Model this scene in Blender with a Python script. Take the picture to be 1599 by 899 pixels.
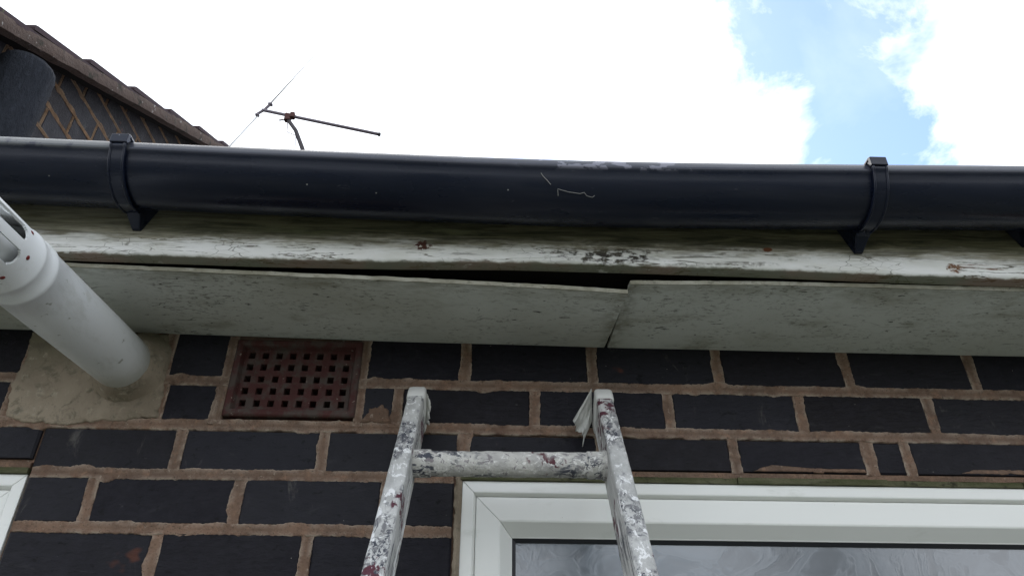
import bpy, bmesh, math, random
from mathutils import Vector, Matrix, noise as mnoise
R = math.radians
rnd = random.Random(7)
S = bpy.context.scene
for o in list(bpy.data.objects): bpy.data.objects.remove(o)
COL = S.collection

# ------------------------------------------------------------------ camera
cam_d = bpy.data.cameras.new('camera'); cam = bpy.data.objects.new('camera', cam_d); COL.objects.link(cam); S.camera = cam
cam_d.sensor_width = 36.0; cam_d.lens = 1180 / 1599 * 36; cam_d.clip_start = 0.02; cam_d.clip_end = 3000
PITCH, YAW, ROLL = R(33.0), R(1.8264), R(0.2353)
fwd = Vector((math.sin(YAW) * math.cos(PITCH), math.cos(YAW) * math.cos(PITCH), math.sin(PITCH)))
rgt = Vector((math.cos(YAW), -math.sin(YAW), 0)); upv = rgt.cross(fwd)
r2 = rgt * math.cos(ROLL) + upv * math.sin(ROLL); u2 = upv * math.cos(ROLL) - rgt * math.sin(ROLL)
m = Matrix((r2, u2, -fwd)).transposed().to_4x4(); m.translation = (0.0434, -1.1629, 1.7501)
cam.matrix_world = m
S.render.resolution_x = 1024; S.render.resolution_y = 575

# ------------------------------------------------------------------ world
W = bpy.data.worlds.new('World'); S.world = W; W.use_nodes = True
wt = W.node_tree; wt.nodes.clear()
def wn(t, **k):
    n = wt.nodes.new(t)
    for a, b in k.items(): setattr(n, a, b)
    return n
def wl(a, b): wt.links.new(a, b)
def wmath(op, a, b=None, c=None, clamp=False):
    n = wn('ShaderNodeMath', operation=op, use_clamp=clamp)
    for i, v in enumerate((a, b, c)):
        if v is None: continue
        if isinstance(v, (int, float)): n.inputs[i].default_value = v
        else: wl(v, n.inputs[i])
    return n.outputs[0]
SUN_EL, SUN_AZ = R(52), R(-25)          # behind thick cloud, beyond the roof on the left
sky = wn('ShaderNodeTexSky', sky_type='NISHITA', sun_disc=False, sun_elevation=SUN_EL, sun_rotation=SUN_AZ, air_density=1.0, dust_density=0.7, ozone_density=1.2)
tc = wn('ShaderNodeTexCoord')
def wdot(v):
    n = wn('ShaderNodeVectorMath', operation='DOT_PRODUCT'); wl(tc.outputs['Generated'], n.inputs[0]); n.inputs[1].default_value = v
    return n.outputs['Value']
def wnoise(scale, detail, rough, dist=0.0, off=(0, 0, 0)):
    mp = wn('ShaderNodeMapping'); mp.inputs['Location'].default_value = off; wl(tc.outputs['Generated'], mp.inputs[0])
    n = wn('ShaderNodeTexNoise'); wl(mp.outputs[0], n.inputs['Vector'])
    n.inputs['Scale'].default_value = scale; n.inputs['Detail'].default_value = detail; n.inputs['Roughness'].default_value = rough; n.inputs['Distortion'].default_value = dist
    return n.outputs['Fac']
ha, hb = Vector((0.350, 0.547, 0.760)), Vector((0.455, 0.657, 0.601))
hn = ha.cross(hb).normalized(); hc = (ha + hb).normalized()
gap = wmath('ABSOLUTE', wdot(hn))                                    # angle from the rift's centre line
edge = wmath('MULTIPLY_ADD', wnoise(7.0, 9, 0.62, 0.35, (1.3, 0.2, 4.1)), 0.34, -0.17)
gap = wmath('ADD', gap, edge)
wide = wmath('MULTIPLY_ADD', wdot(hc), 0.6, -0.508)                   # the rift narrows away from its middle
rift = wmath('SUBTRACT', wide, gap)                                  # >0 inside the rift
big = wmath('SUBTRACT', 0.40, wnoise(1.7, 7, 0.55, 0.5, (3.1, 7.7, 1.9)))    # a few more gaps elsewhere
opening = wmath('MAXIMUM', rift, big)
clear = wmath('MULTIPLY_ADD', opening, 14.0, 0.52, clamp=True)
wisp = wmath('MULTIPLY', clear, wmath('MULTIPLY_ADD', wnoise(5.0, 7, 0.55, 0.3), -0.6, 1.30, clamp=True))
cl = wn('ShaderNodeMix', data_type='RGBA'); wl(wnoise(2.4, 6, 0.5, 0.2, (5, 2, 8)), cl.inputs[0])
cl.inputs[6].default_value = (4.8, 5.15, 5.65, 1); cl.inputs[7].default_value = (6.3, 6.45, 6.7, 1)
skyc = wn('ShaderNodeMix', data_type='RGBA', blend_type='MULTIPLY'); skyc.inputs[0].default_value = 1; wl(sky.outputs[0], skyc.inputs[6]); skyc.inputs[7].default_value = (1.0, 1.0, 1.0, 1)
mx = wn('ShaderNodeMix', data_type='RGBA'); wl(wisp, mx.inputs[0]); wl(cl.outputs[2], mx.inputs[6]); wl(skyc.outputs[2], mx.inputs[7])
bg = wn('ShaderNodeBackground'); bg.inputs[1].default_value = 0.11; wl(mx.outputs[2], bg.inputs[0])
wo = wn('ShaderNodeOutputWorld'); wl(bg.outputs[0], wo.inputs[0])
# ------------------------------------------------------------------ sun (veiled)
sd = bpy.data.lights.new('sun', 'SUN'); sd.energy = 0.5; sd.angle = R(40); sd.color = (1.0, 0.96, 0.9)
sun = bpy.data.objects.new('sun', sd); COL.objects.link(sun)
sdir = Vector((math.sin(SUN_AZ) * math.cos(SUN_EL), math.cos(SUN_AZ) * math.cos(SUN_EL), math.sin(SUN_EL)))
sun.rotation_euler = sdir.to_track_quat('Z', 'Y').to_euler(); sun.location = sdir * 30
S.view_settings.view_transform = 'Standard'; S.view_settings.look = 'None'; S.view_settings.gamma = 1; S.view_settings.exposure = 1.55
S.view_settings.use_curve_mapping = False
S.render.engine = 'CYCLES'

# ------------------------------------------------------------------ helpers
def tag(o, label=None, cat=None, group=None, kind=None):
    for k, v in (('label', label), ('category', cat), ('group', group), ('kind', kind)):
        if v: o[k] = v
    return o
def empty(name, loc=(0, 0, 0)):
    o = bpy.data.objects.new(name, None); COL.objects.link(o); o.location = loc; o.empty_display_size = .1
    return o
def obj(name, verts, faces, mat, parent=None, loc=(0, 0, 0), smooth=False, rim=None):
    me = bpy.data.meshes.new(name); me.from_pydata([tuple(v) for v in verts], [], faces); me.update()
    if smooth: me.polygons.foreach_set('use_smooth', [True] * len(me.polygons))
    if rim is not None:
        a = me.attributes.new('rim', 'FLOAT', 'POINT'); a.data.foreach_set('value', rim)
    me.materials.append(mat)
    o = bpy.data.objects.new(name, me); COL.objects.link(o); o.location = loc
    if parent: o.parent = parent
    return o
class G:
    """collects shapes for ONE mesh"""
    def __init__(s): s.v = []; s.f = []
    def add(s, vs, fs):
        b = len(s.v); s.v += [Vector(v) for v in vs]; s.f += [tuple(i + b for i in f) for f in fs]; return b
    def box(s, a, b):
        x0, y0, z0 = a; x1, y1, z1 = b
        s.add([(x0, y0, z0), (x1, y0, z0), (x1, y1, z0), (x0, y1, z0), (x0, y0, z1), (x1, y0, z1), (x1, y1, z1), (x0, y1, z1)],
              [(0, 3, 2, 1), (4, 5, 6, 7), (0, 1, 5, 4), (1, 2, 6, 5), (2, 3, 7, 6), (3, 0, 4, 7)])
    def prism(s, poly, ext):
        """poly: list of 3d points, extruded by vector ext"""
        n = len(poly); e = Vector(ext); vs = [Vector(q) for q in poly] + [Vector(q) + e for q in poly]
        s.add(vs, [tuple(range(n))[::-1], tuple(range(n, 2 * n))] + [(i, (i + 1) % n, n + (i + 1) % n, n + i) for i in range(n)])
    def sweep(s, rings, closed=True, caps=False):
        n = len(rings[0]); b = len(s.v)
        for r in rings: s.v += [Vector(q) for q in r]
        for k in range(len(rings) - 1):
            for i in range(n if closed else n - 1):
                j = (i + 1) % n; s.f.append((b + k * n + i, b + k * n + j, b + (k + 1) * n + j, b + (k + 1) * n + i))
        if caps: s.f.append(tuple(b + i for i in range(n))[::-1]); s.f.append(tuple(b + (len(rings) - 1) * n + i for i in range(n)))
    def tube(s, pts, rad, n=10, caps=True):
        pts = [Vector(q) for q in pts]; rings = []
        rr = rad if isinstance(rad, (list, tuple)) else [rad] * len(pts)
        for k, q in enumerate(pts):
            d = (pts[min(k + 1, len(pts) - 1)] - pts[max(k - 1, 0)]).normalized()
            a = d.cross(Vector((.31, .2, .93))).normalized(); b2 = d.cross(a)
            rings.append([q + (a * math.cos(2 * math.pi * i / n) + b2 * math.sin(2 * math.pi * i / n)) * rr[k] for i in range(n)])
        s.sweep(rings, True, caps)
    def build(s, name, mat, parent=None, loc=(0, 0, 0), smooth=False):
        return obj(name, s.v, s.f, mat, parent, loc, smooth)
def lerp_path(pts, x):
    if x <= pts[0][0]: a, b = pts[0], pts[1]
    elif x >= pts[-1][0]: a, b = pts[-2], pts[-1]
    else:
        for a, b in zip(pts, pts[1:]):
            if a[0] <= x <= b[0]: break
    t = (x - a[0]) / (b[0] - a[0]); t2 = t
    return a[1] + (b[1] - a[1]) * t2
def nz(x, y=0.0, z=0.0): return mnoise.noise(Vector((x, y, z)))
def autosmooth(o, ang=35):
    me = o.data; me.polygons.foreach_set('use_smooth', [True] * len(me.polygons))
    bm = bmesh.new(); bm.from_mesh(me)
    for e in bm.edges:
        if len(e.link_faces) == 2 and e.calc_face_angle(0) > R(ang): e.smooth = False
    bm.to_mesh(me); bm.free()
    return o

# ------------------------------------------------------------------ materials
class Mat:
    def __init__(s, name):
        s.m = bpy.data.materials.new(name); s.m.use_nodes = True; s.t = s.m.node_tree
        s.b = s.t.nodes['Principled BSDF']; s.tc = s.t.nodes.new('ShaderNodeTexCoord')
    def n(s, t, **k):
        n = s.t.nodes.new(t)
        for a, b in k.items(): setattr(n, a, b)
        return n
    def put(s, sock, v):
        if v is None: return
        if hasattr(v, 'is_linked'): s.t.links.new(v, sock)
        elif isinstance(v, (tuple, list)) and len(v) == 3 and sock.type == 'RGBA': sock.default_value = (*v, 1)
        else: sock.default_value = v
    def vec(s, scale=(1, 1, 1), loc=(0, 0, 0), rnd_off=False, rot=(0, 0, 0)):
        mp = s.n('ShaderNodeMapping'); mp.inputs['Scale'].default_value = scale; mp.inputs['Rotation'].default_value = rot
        s.t.links.new(s.tc.outputs['Object'], mp.inputs[0])
        if rnd_off:
            oi = s.n('ShaderNodeObjectInfo'); c = s.n('ShaderNodeCombineXYZ')
            mm = s.math('MULTIPLY', oi.outputs['Random'], 37.0)
            for i in range(3): s.t.links.new(mm, c.inputs[i])
            s.t.links.new(c.outputs[0], mp.inputs['Location'])
        else: mp.inputs['Location'].default_value = loc
        return mp.outputs[0]
    def noise(s, scale, detail=4, rough=.5, vec=None, dist=0.0):
        n = s.n('ShaderNodeTexNoise'); n.inputs['Scale'].default_value = scale; n.inputs['Detail'].default_value = detail
        n.inputs['Roughness'].default_value = rough; n.inputs['Distortion'].default_value = dist
        s.t.links.new(vec if vec is not None else s.tc.outputs['Object'], n.inputs['Vector']); return n.outputs['Fac']
    def voro(s, scale, vec=None, feature='F1', out='Distance'):
        n = s.n('ShaderNodeTexVoronoi', feature=feature); n.inputs['Scale'].default_value = scale
        s.t.links.new(vec if vec is not None else s.tc.outputs['Object'], n.inputs['Vector']); return n.outputs[out]
    def ramp(s, fac, a, b, lo=0.0, hi=1.0):
        n = s.n('ShaderNodeMapRange'); n.interpolation_type = 'SMOOTHSTEP'; s.put(n.inputs[0], fac)
        n.inputs[1].default_value = a; n.inputs[2].default_value = b; n.inputs[3].default_value = lo; n.inputs[4].default_value = hi
        return n.outputs[0]
    def mix(s, fac, a, b, mode='MIX'):
        n = s.n('ShaderNodeMix', data_type='RGBA', blend_type=mode); s.put(n.inputs[0], fac); s.put(n.inputs[6], a); s.put(n.inputs[7], b); return n.outputs[2]
    def math(s, op, a, b=None, c=None, clamp=False):
        n = s.n('ShaderNodeMath', operation=op, use_clamp=clamp)
        for i, v in enumerate((a, b, c)): s.put(n.inputs[i], v)
        return n.outputs[0]
    def axis(s, ax):
        n = s.n('ShaderNodeSeparateXYZ'); s.t.links.new(s.tc.outputs['Object'], n.inputs[0]); return n.outputs[ax]
    def spot(s, c, rx, rz, warp=0.0):
        """elliptic distance (1 at the rim) round an object-space point, in x and z"""
        x = s.math('MULTIPLY', s.math('SUBTRACT', s.axis(0), c[0]), 1 / rx); z = s.math('MULTIPLY', s.math('SUBTRACT', s.axis(2), c[1]), 1 / rz)
        d = s.math('SQRT', s.math('ADD', s.math('MULTIPLY', x, x), s.math('MULTIPLY', z, z)))
        if warp: d = s.math('ADD', d, s.math('MULTIPLY_ADD', s.noise(120, 5, .6), warp, -warp / 2))
        return d
    def out(s, col, rough=.6, spec=.3, bump=None, bs=.3, bd=.002, metal=0.0):
        s.put(s.b.inputs['Base Color'], col); s.put(s.b.inputs['Roughness'], rough); s.put(s.b.inputs['Specular IOR Level'], spec); s.put(s.b.inputs['Metallic'], metal)
        if bump is not None:
            n = s.n('ShaderNodeBump'); n.inputs['Strength'].default_value = bs; n.inputs['Distance'].default_value = bd
            s.t.links.new(bump, n.inputs['Height']); s.t.links.new(n.outputs[0], s.b.inputs['Normal'])
        return s.m
def add_(m_, a, b, wa=1.0, wb=1.0): return m_.math('ADD', m_.math('MULTIPLY', a, wa), m_.math('MULTIPLY', b, wb))

def mat_brick(name, c1, c2, spec):
    m_ = Mat(name); v = m_.vec((1, 1, 1), rnd_off=True)
    oi = m_.n('ShaderNodeObjectInfo')
    c = m_.mix(m_.noise(14, 5, .6, v), c1, c2)
    c = m_.mix(m_.math('MULTIPLY', oi.outputs['Random'], .6), c, (.0085, .0065, .0065))
    wn_ = m_.n('ShaderNodeTexWhiteNoise', noise_dimensions='1D'); m_.t.links.new(oi.outputs['Random'], wn_.inputs['W'])
    c = m_.mix(m_.math('MULTIPLY', m_.ramp(wn_.outputs['Value'], .2, 1.0), .45), c, (.026, .027, .034))
    lime = m_.math('MULTIPLY', m_.ramp(m_.noise(16, 7, .7, m_.vec((1, 1, .45), rnd_off=True), .7), .60, .70), m_.ramp(wn_.outputs['Value'], .45, .7, 0, .5))
    c = m_.mix(lime, c, (.16, .15, .135))
    haze = m_.math('MULTIPLY', m_.ramp(m_.noise(9, 6, .65, m_.vec((1, 1, 2.2), rnd_off=True), 1.2), .60, .78), .30)
    c = m_.mix(haze, c, (.085, .085, .085))
    scr = m_.math('MULTIPLY', m_.ramp(m_.noise(60, 3, .6, m_.vec((.35, 1, 2.5), rnd_off=True, rot=(0, .5, 0)), 2.0), .70, .76), .5)
    c = m_.mix(scr, c, (.10, .10, .10))
    mot = m_.ramp(m_.noise(110, 5, .7, m_.vec((.55, 1, 1.1), rnd_off=True), .4), .40, .66)
    c = m_.mix(m_.math('MULTIPLY', mot, .30), c, (c2[0] * 1.9, c2[1] * 1.9, c2[2] * 1.8))
    pit = m_.ramp(m_.noise(75, 4, .6, m_.vec((.8, 1, 1.3), rnd_off=True)), .60, .70)
    c = m_.mix(m_.math('MULTIPLY', pit, .8), c, (.004, .004, .005))
    spk = m_.ramp(m_.voro(70, v), .05, .03); gate = m_.ramp(m_.noise(25, 2, .5, v), .56, .62)
    c = m_.mix(m_.math('MULTIPLY', spk, gate), c, (.42, .40, .37))
    rust = m_.math('MULTIPLY', m_.ramp(m_.noise(11, 3, .55, m_.vec((1, 1, 1.4), rnd_off=True)), .70, .76), .7)
    c = m_.mix(rust, c, (.10, .035, .02))
    drag = m_.noise(110, 5, .65, m_.vec((.45, 1, 1.2), rnd_off=True))
    return m_.out(c, m_.ramp(m_.noise(30, 4, .6, v), .3, .7, .36, .52), spec, add_(m_, add_(m_, m_.noise(260, 5, .7, v), drag, .4, 1.2), m_.noise(28, 3, .5, v), 1.0, .8), .75, .0022)
M_BRICK = mat_brick('dark_blue_brick', (.0062, .0060, .0090), (.0125, .0118, .0175), .14)
M_GBRICK = mat_brick('dark_gable_brick', (.012, .0095, .0110), (.021, .017, .019), .08)

def mat_mortar(name, base, dark, pale):
    m_ = Mat(name)
    c = m_.mix(m_.ramp(m_.noise(9, 5, .6), .35, .68), base, dark)
    c = m_.mix(m_.math('MULTIPLY', m_.ramp(m_.noise(3.5, 5, .6, m_.vec((1, 1, 1.5), (7, 7, 1))), .45, .62), .6), c, (base[0] * .62, base[1] * .68, base[2] * .74))
    c = m_.mix(m_.ramp(m_.noise(45, 5, .65), .5, .75), c, (base[0] * 1.25, base[1] * 1.18, base[2] * 1.12))
    c = m_.mix(m_.math('MULTIPLY', m_.ramp(m_.noise(130, 5, .7), .50, .70), .55), c, (dark[0] * .55, dark[1] * .55, dark[2] * .55))
    c = m_.mix(m_.ramp(m_.noise(95, 5, .7, m_.vec((1, 1, 1), (3, 5, 7))), .60, .72), c, (pale[0] * .8, pale[1] * .8, pale[2] * .8))
    at = m_.n('ShaderNodeAttribute', attribute_name='rim')
    rim = m_.math('MULTIPLY', at.outputs['Fac'], m_.ramp(m_.noise(40, 4, .6), .38, .6))
    c = m_.mix(rim, c, pale)
    c = m_.mix(m_.ramp(m_.noise(400, 2, .5), .62, .72), c, (.10, .08, .06))
    return m_.out(c, .92, .15, add_(m_, m_.noise(340, 6, .75), m_.noise(80, 5, .7), 1.0, 1.0), 1.0, .0036)
M_MORTAR = mat_mortar('brown_mortar', (.285, .185, .132), (.170, .110, .080), (.50, .41, .33))
M_GMORTAR = mat_mortar('orange_mortar', (.22, .130, .072), (.13, .078, .048), (.30, .22, .15))

m_ = Mat('cement_render')
c = m_.mix(m_.ramp(m_.noise(7, 6, .6, dist=.6), .35, .65), (.33, .275, .21), (.225, .185, .14))
c = m_.mix(m_.ramp(m_.noise(22, 5, .65), .58, .72), c, (.20, .18, .14))
c = m_.mix(m_.ramp(m_.noise(30, 5, .6, m_.vec((1, 1, .5))), .62, .75), c, (.50, .46, .38))
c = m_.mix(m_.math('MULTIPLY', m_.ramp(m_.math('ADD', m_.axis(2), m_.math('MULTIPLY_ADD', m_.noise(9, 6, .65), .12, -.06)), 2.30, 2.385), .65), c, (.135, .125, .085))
c = m_.mix(m_.ramp(m_.noise(45, 6, .7, dist=.4), .50, .68), c, (.155, .135, .10))
c = m_.mix(m_.math('MULTIPLY', m_.ramp(m_.noise(60, 5, .7), .58, .72), .6), c, (.42, .38, .30))
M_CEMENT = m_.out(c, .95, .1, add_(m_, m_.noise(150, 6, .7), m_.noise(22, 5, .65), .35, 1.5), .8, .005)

m_ = Mat('terracotta')
c = m_.mix(m_.noise(25, 5, .6), (.052, .017, .016), (.078, .027, .024))
c = m_.mix(m_.ramp(m_.noise(38, 5, .65), .42, .62), c, (.072, .055, .048))
c = m_.mix(m_.ramp(m_.noise(130, 4, .6), .67, .73), c, (.26, .22, .19))
M_TERRA = m_.out(c, .75, .25, m_.noise(120, 6, .7), .6, .0015)

# old gloss paint on the fascia: flaking white, black-green algae above, bare brown wood below
m_ = Mat('fascia_paint')
grain = m_.noise(26, 7, .62, m_.vec((.16, 1, 2.6)), .8)
white = m_.mix(m_.ramp(m_.noise(20, 5, .6, m_.vec((.4, 1, 1.5))), .35, .7), (.80, .80, .78), (.66, .66, .61))
zz = m_.axis(2)
wob = m_.math('MULTIPLY_ADD', m_.noise(5, 6, .6, m_.vec((1, 1, 2))), .034, -.017)
wob2 = m_.math('MULTIPLY_ADD', m_.noise(70, 5, .65, m_.vec((.22, 1, 1.6)), 1.0), .040, -.020)
zr = m_.math('SUBTRACT', zz, m_.math('MULTIPLY', m_.axis(0), -.004))
zw = m_.math('ADD', m_.math('ADD', zr, wob), wob2)
algae = m_.ramp(zw, 2.421, 2.443); grey_ = m_.ramp(zw, 2.409, 2.430)
acol = m_.mix(m_.ramp(m_.noise(52, 7, .7, m_.vec((.14, 1, 1.9)), .7), .36, .62), (.165, .155, .090), (.036, .037, .020))
acol = m_.mix(m_.ramp(m_.noise(34, 5, .6, m_.vec((.3, 1, 1.4))), .55, .72), acol, (.13, .135, .07))
crack = m_.ramp(m_.noise(34, 8, .7, m_.vec((.10, 1, 2.2)), .6), .575, .615)
crackzone = m_.ramp(m_.noise(3.2, 3, .5, m_.vec((1, 1, .3), (.35, 0, 0))), .44, .60)
fine = m_.ramp(m_.voro(95, m_.vec((.5, 1, 1.5)), 'DISTANCE_TO_EDGE'), .035, .01)
col = m_.mix(m_.math('MULTIPLY', fine, m_.math('MULTIPLY', m_.ramp(m_.noise(8, 4, .6), .50, .62), .75)), white, (.10, .095, .07))
col = m_.mix(m_.math('MULTIPLY', crack, crackzone), col, (.055, .045, .035))
ln = m_.ramp(m_.math('ABSOLUTE', m_.math('SUBTRACT', m_.noise(30, 6, .6, m_.vec((.14, 1, 2.4), (0, 0, 1.7)), .5), .5)), .016, .006)
col = m_.mix(m_.math('MULTIPLY', ln, m_.ramp(m_.noise(26, 4, .6, m_.vec((.5, 1, 1), (4, 0, 2))), .46, .56)), col, (.13, .12, .09))
rotz = m_.ramp(m_.spot((.215, 2.413), .085, .022, 1.6), 1.0, .5)
col = m_.mix(m_.math('MULTIPLY', rotz, m_.ramp(m_.noise(110, 5, .6, m_.vec((.5, 1, 1.2))), .45, .55)), col, (.045, .040, .032))
gcol = m_.mix(m_.ramp(m_.noise(55, 6, .65, m_.vec((.16, 1, 2.0)), .6), .35, .65), (.36, .335, .255), (.11, .10, .062))
col = m_.mix(m_.math('MULTIPLY', grey_, .92), col, gcol)
col = m_.mix(m_.math('MULTIPLY', algae, m_.ramp(m_.axis(0), -.62, -.25, .45, .9)), col, acol)
dk = m_.math('MULTIPLY', m_.ramp(m_.spot((.33, 2.414), .20, .024, 1.2), 1.0, .5), m_.ramp(m_.noise(46, 7, .68, m_.vec((.12, 1, 2.0), (2, 0, 3)), .7), .50, .56))
col = m_.mix(m_.math('MULTIPLY', dk, .8), col, (.10, .09, .065))
k1 = m_.ramp(m_.spot((-.062, 2.420), .014, .0095, 1.5), 1.0, .75); k2 = m_.ramp(m_.spot((.742, 2.400), .013, .010, 1.1), 1.0, .72)
col = m_.mix(m_.math('MULTIPLY', k1, m_.ramp(m_.noise(160, 4, .6), .42, .5)), col, (.065, .022, .014))
col = m_.mix(m_.math('MULTIPLY', k2, m_.ramp(m_.noise(140, 5, .65), .40, .56)), col, (.17, .080, .040))
flare = m_.math('MULTIPLY', m_.ramp(m_.spot((.775, 2.400), .05, .010, .6), 1.0, .5), m_.ramp(m_.noise(60, 4, .5, m_.vec((.08, 1, 2.0))), .53, .58))
col = m_.mix(flare, col, (.20, .12, .075))
k3 = m_.ramp(m_.spot((.462, 2.4265), .009, .005, 1.0), 1.0, .6); col = m_.mix(k3, col, (.14, .05, .02))
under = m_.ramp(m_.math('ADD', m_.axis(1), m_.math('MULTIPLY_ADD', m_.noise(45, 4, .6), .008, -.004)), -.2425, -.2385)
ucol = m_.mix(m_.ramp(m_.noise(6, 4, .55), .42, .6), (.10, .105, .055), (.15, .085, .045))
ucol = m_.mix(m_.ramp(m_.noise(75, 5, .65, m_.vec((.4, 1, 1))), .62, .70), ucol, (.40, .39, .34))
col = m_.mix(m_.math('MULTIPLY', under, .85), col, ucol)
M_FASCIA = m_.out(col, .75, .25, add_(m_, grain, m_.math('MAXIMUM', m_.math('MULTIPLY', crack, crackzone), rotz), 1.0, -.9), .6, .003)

m_ = Mat('soffit_paint')
c = m_.mix(m_.ramp(m_.noise(3.5, 5, .55, dist=.5), .35, .68), (.60, .615, .575), (.50, .505, .455))
c = m_.mix(m_.ramp(m_.noise(9, 6, .65, m_.vec((.7, 1.3, 1)), .4), .56, .78), c, (.31, .30, .24))
c = m_.mix(m_.math('MULTIPLY', m_.ramp(m_.noise(28, 6, .7, m_.vec((.6, 1.2, 1), (2, 8, 0))), .54, .70), .4), c, (.30, .295, .25))
fl = m_.ramp(m_.noise(42, 5, .65, m_.vec((.45, 1.6, 1)), 1.2), .635, .67)
gate = m_.ramp(m_.noise(7, 3, .5), .42, .60)
c = m_.mix(m_.math('MULTIPLY', m_.math('MULTIPLY', fl, gate), .85), c, (.045, .042, .03))
hair = m_.ramp(m_.math('ABSOLUTE', m_.math('SUBTRACT', m_.noise(5, 4, .6, m_.vec((.6, 2.0, 1)), .6), .5)), .0035, .0012)
c = m_.mix(m_.math('MULTIPLY', hair, m_.ramp(m_.noise(6, 2, .5, m_.vec((1, 1, 1), (3, 1, 0))), .52, .6)), c, (.06, .055, .04))
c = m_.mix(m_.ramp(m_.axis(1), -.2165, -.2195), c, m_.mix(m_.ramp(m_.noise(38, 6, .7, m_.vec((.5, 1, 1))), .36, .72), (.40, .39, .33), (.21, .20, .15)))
sp_ = m_.math('MULTIPLY', m_.ramp(m_.noise(150, 5, .7, m_.vec((.6, 1.2, 1))), .54, .62), m_.ramp(m_.noise(11, 5, .65), .36, .62))
c = m_.mix(m_.math('MULTIPLY', sp_, .7), c, (.15, .145, .12))
sp2_ = m_.math('MULTIPLY', m_.ramp(m_.noise(85, 4, .65, m_.vec((.6, 1.3, 1), (5, 2, 0)), .6), .63, .67), m_.ramp(m_.noise(6, 4, .6, m_.vec((1, 1, 1), (9, 2, 0))), .42, .58))
c = m_.mix(m_.math('MULTIPLY', sp2_, .8), c, (.05, .048, .036))
jn = m_.math('MULTIPLY', m_.ramp(m_.math('ABSOLUTE', m_.math('SUBTRACT', m_.axis(0), .248)), .030, .004), m_.ramp(m_.noise(60, 5, .65), .38, .62))
c = m_.mix(m_.math('MULTIPLY', jn, .6), c, (.17, .16, .11))
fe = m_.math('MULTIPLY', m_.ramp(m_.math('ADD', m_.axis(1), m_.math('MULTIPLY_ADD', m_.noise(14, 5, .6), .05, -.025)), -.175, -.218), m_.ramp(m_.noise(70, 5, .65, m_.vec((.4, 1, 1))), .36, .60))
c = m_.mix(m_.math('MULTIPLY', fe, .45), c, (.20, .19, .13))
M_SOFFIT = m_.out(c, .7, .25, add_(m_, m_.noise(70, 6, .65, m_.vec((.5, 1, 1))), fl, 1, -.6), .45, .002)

def mat_gutter(name, streaks=True):
    m_ = Mat(name)
    c = m_.mix(m_.noise(16, 5, .6, m_.vec((.2, 1, 1))), (.0030, .0052, .0145), (.0055, .0095, .0230))
    dust = m_.math('MULTIPLY', m_.ramp(m_.noise(22, 6, .6, m_.vec((.12, 1.3, 1.3)), .4), .48, .72), .30)
    c = m_.mix(dust, c, (.030, .031, .040))
    # paler lip: fading, with its sky reflection also put into the colour
    zl = m_.n('ShaderNodeAttribute', attribute_name='rim').outputs['Fac']
    c = m_.mix(m_.math('MULTIPLY', zl, m_.ramp(m_.noise(14, 5, .6, m_.vec((.35, 1, 1))), .25, .75, .45, .85)), c, (.050, .053, .068))
    if streaks:
        x = m_.axis(0)
        zone = m_.math('MULTIPLY', m_.ramp(x, .06, .12), m_.ramp(x, .40, .27))
        zone2 = m_.math('MULTIPLY', m_.ramp(x, -.455, -.50), .9)
        sp = m_.ramp(m_.noise(42, 5, .55, m_.vec((.8, 1, 1.2), (2.2, 0, .4))), .53, .56)
        c = m_.mix(m_.math('MULTIPLY', m_.math('MULTIPLY', sp, zl), zone), c, (.165, .165, .20))
        sp2 = m_.ramp(m_.noise(30, 6, .65), .36, .44)
        c = m_.mix(m_.math('MULTIPLY', m_.math('MULTIPLY', sp2, zl), zone2), c, (.095, .10, .10))
    low = m_.ramp(m_.axis(2), -.012, -.05)
    c = m_.mix(m_.math('MULTIPLY', m_.math('MULTIPLY', low, m_.ramp(m_.noise(40, 6, .65, m_.vec((.10, 1, 1.6)), .5), .40, .66)), .45), c, (.050, .045, .045))
    scuf = m_.ramp(m_.noise(90, 6, .7, m_.vec((.25, 1, 1)), 1.2), .66, .70)
    c = m_.mix(m_.math('MULTIPLY', scuf, .35), c, (.11, .11, .12))
    spk = m_.math('MULTIPLY', m_.ramp(m_.voro(48), .06, .04), m_.ramp(m_.noise(19, 2, .5), .56, .60))
    c = m_.mix(spk, c, (.30, .30, .30))
    return m_.out(c, m_.ramp(m_.noise(20, 4, .6, m_.vec((.3, 1, 1))), .3, .7, .20, .38), .30, m_.noise(60, 4, .6, m_.vec((.2, 1, 1))), .12, .001)
M_GUTTER = mat_gutter('black_pvc'); M_BRACKET = mat_gutter('black_bracket_pvc', False)

def mat_plain(name, col, rough=.5, spec=.4, var=.12, nscale=20, bumpd=.0005, metal=0.0):
    m_ = Mat(name); c = m_.mix(m_.noise(nscale, 5, .6), col, tuple(x * (1 - var * 2) for x in col))
    return m_.out(c, rough, spec, m_.noise(nscale * 6, 4, .6), .25, bumpd, metal)
m_ = Mat('upvc_white')
c = m_.mix(m_.noise(3, 4, .5), (.84, .845, .82), (.79, .80, .765))
c = m_.mix(m_.math('MULTIPLY', m_.ramp(m_.noise(24, 6, .65, m_.vec((.5, 1, 1.2))), .58, .78), .35), c, (.42, .43, .36))
c = m_.mix(m_.math('MULTIPLY', m_.ramp(m_.voro(130), .07, .04), m_.ramp(m_.noise(17, 2, .5), .60, .66)), c, (.22, .21, .16))
M_UPVC = m_.out(c, .35, .45, m_.noise(30, 3, .5), .08, .0006)
m_ = Mat('flue_white')
c = m_.mix(m_.noise(5, 4, .5), (.76, .77, .78), (.66, .68, .67))
c = m_.mix(m_.math('MULTIPLY', m_.ramp(m_.noise(16, 6, .65), .56, .78), .45), c, (.36, .36, .28))
c = m_.mix(m_.math('MULTIPLY', m_.ramp(m_.noise(60, 4, .6), .66, .72), .6), c, (.16, .17, .10))
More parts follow.
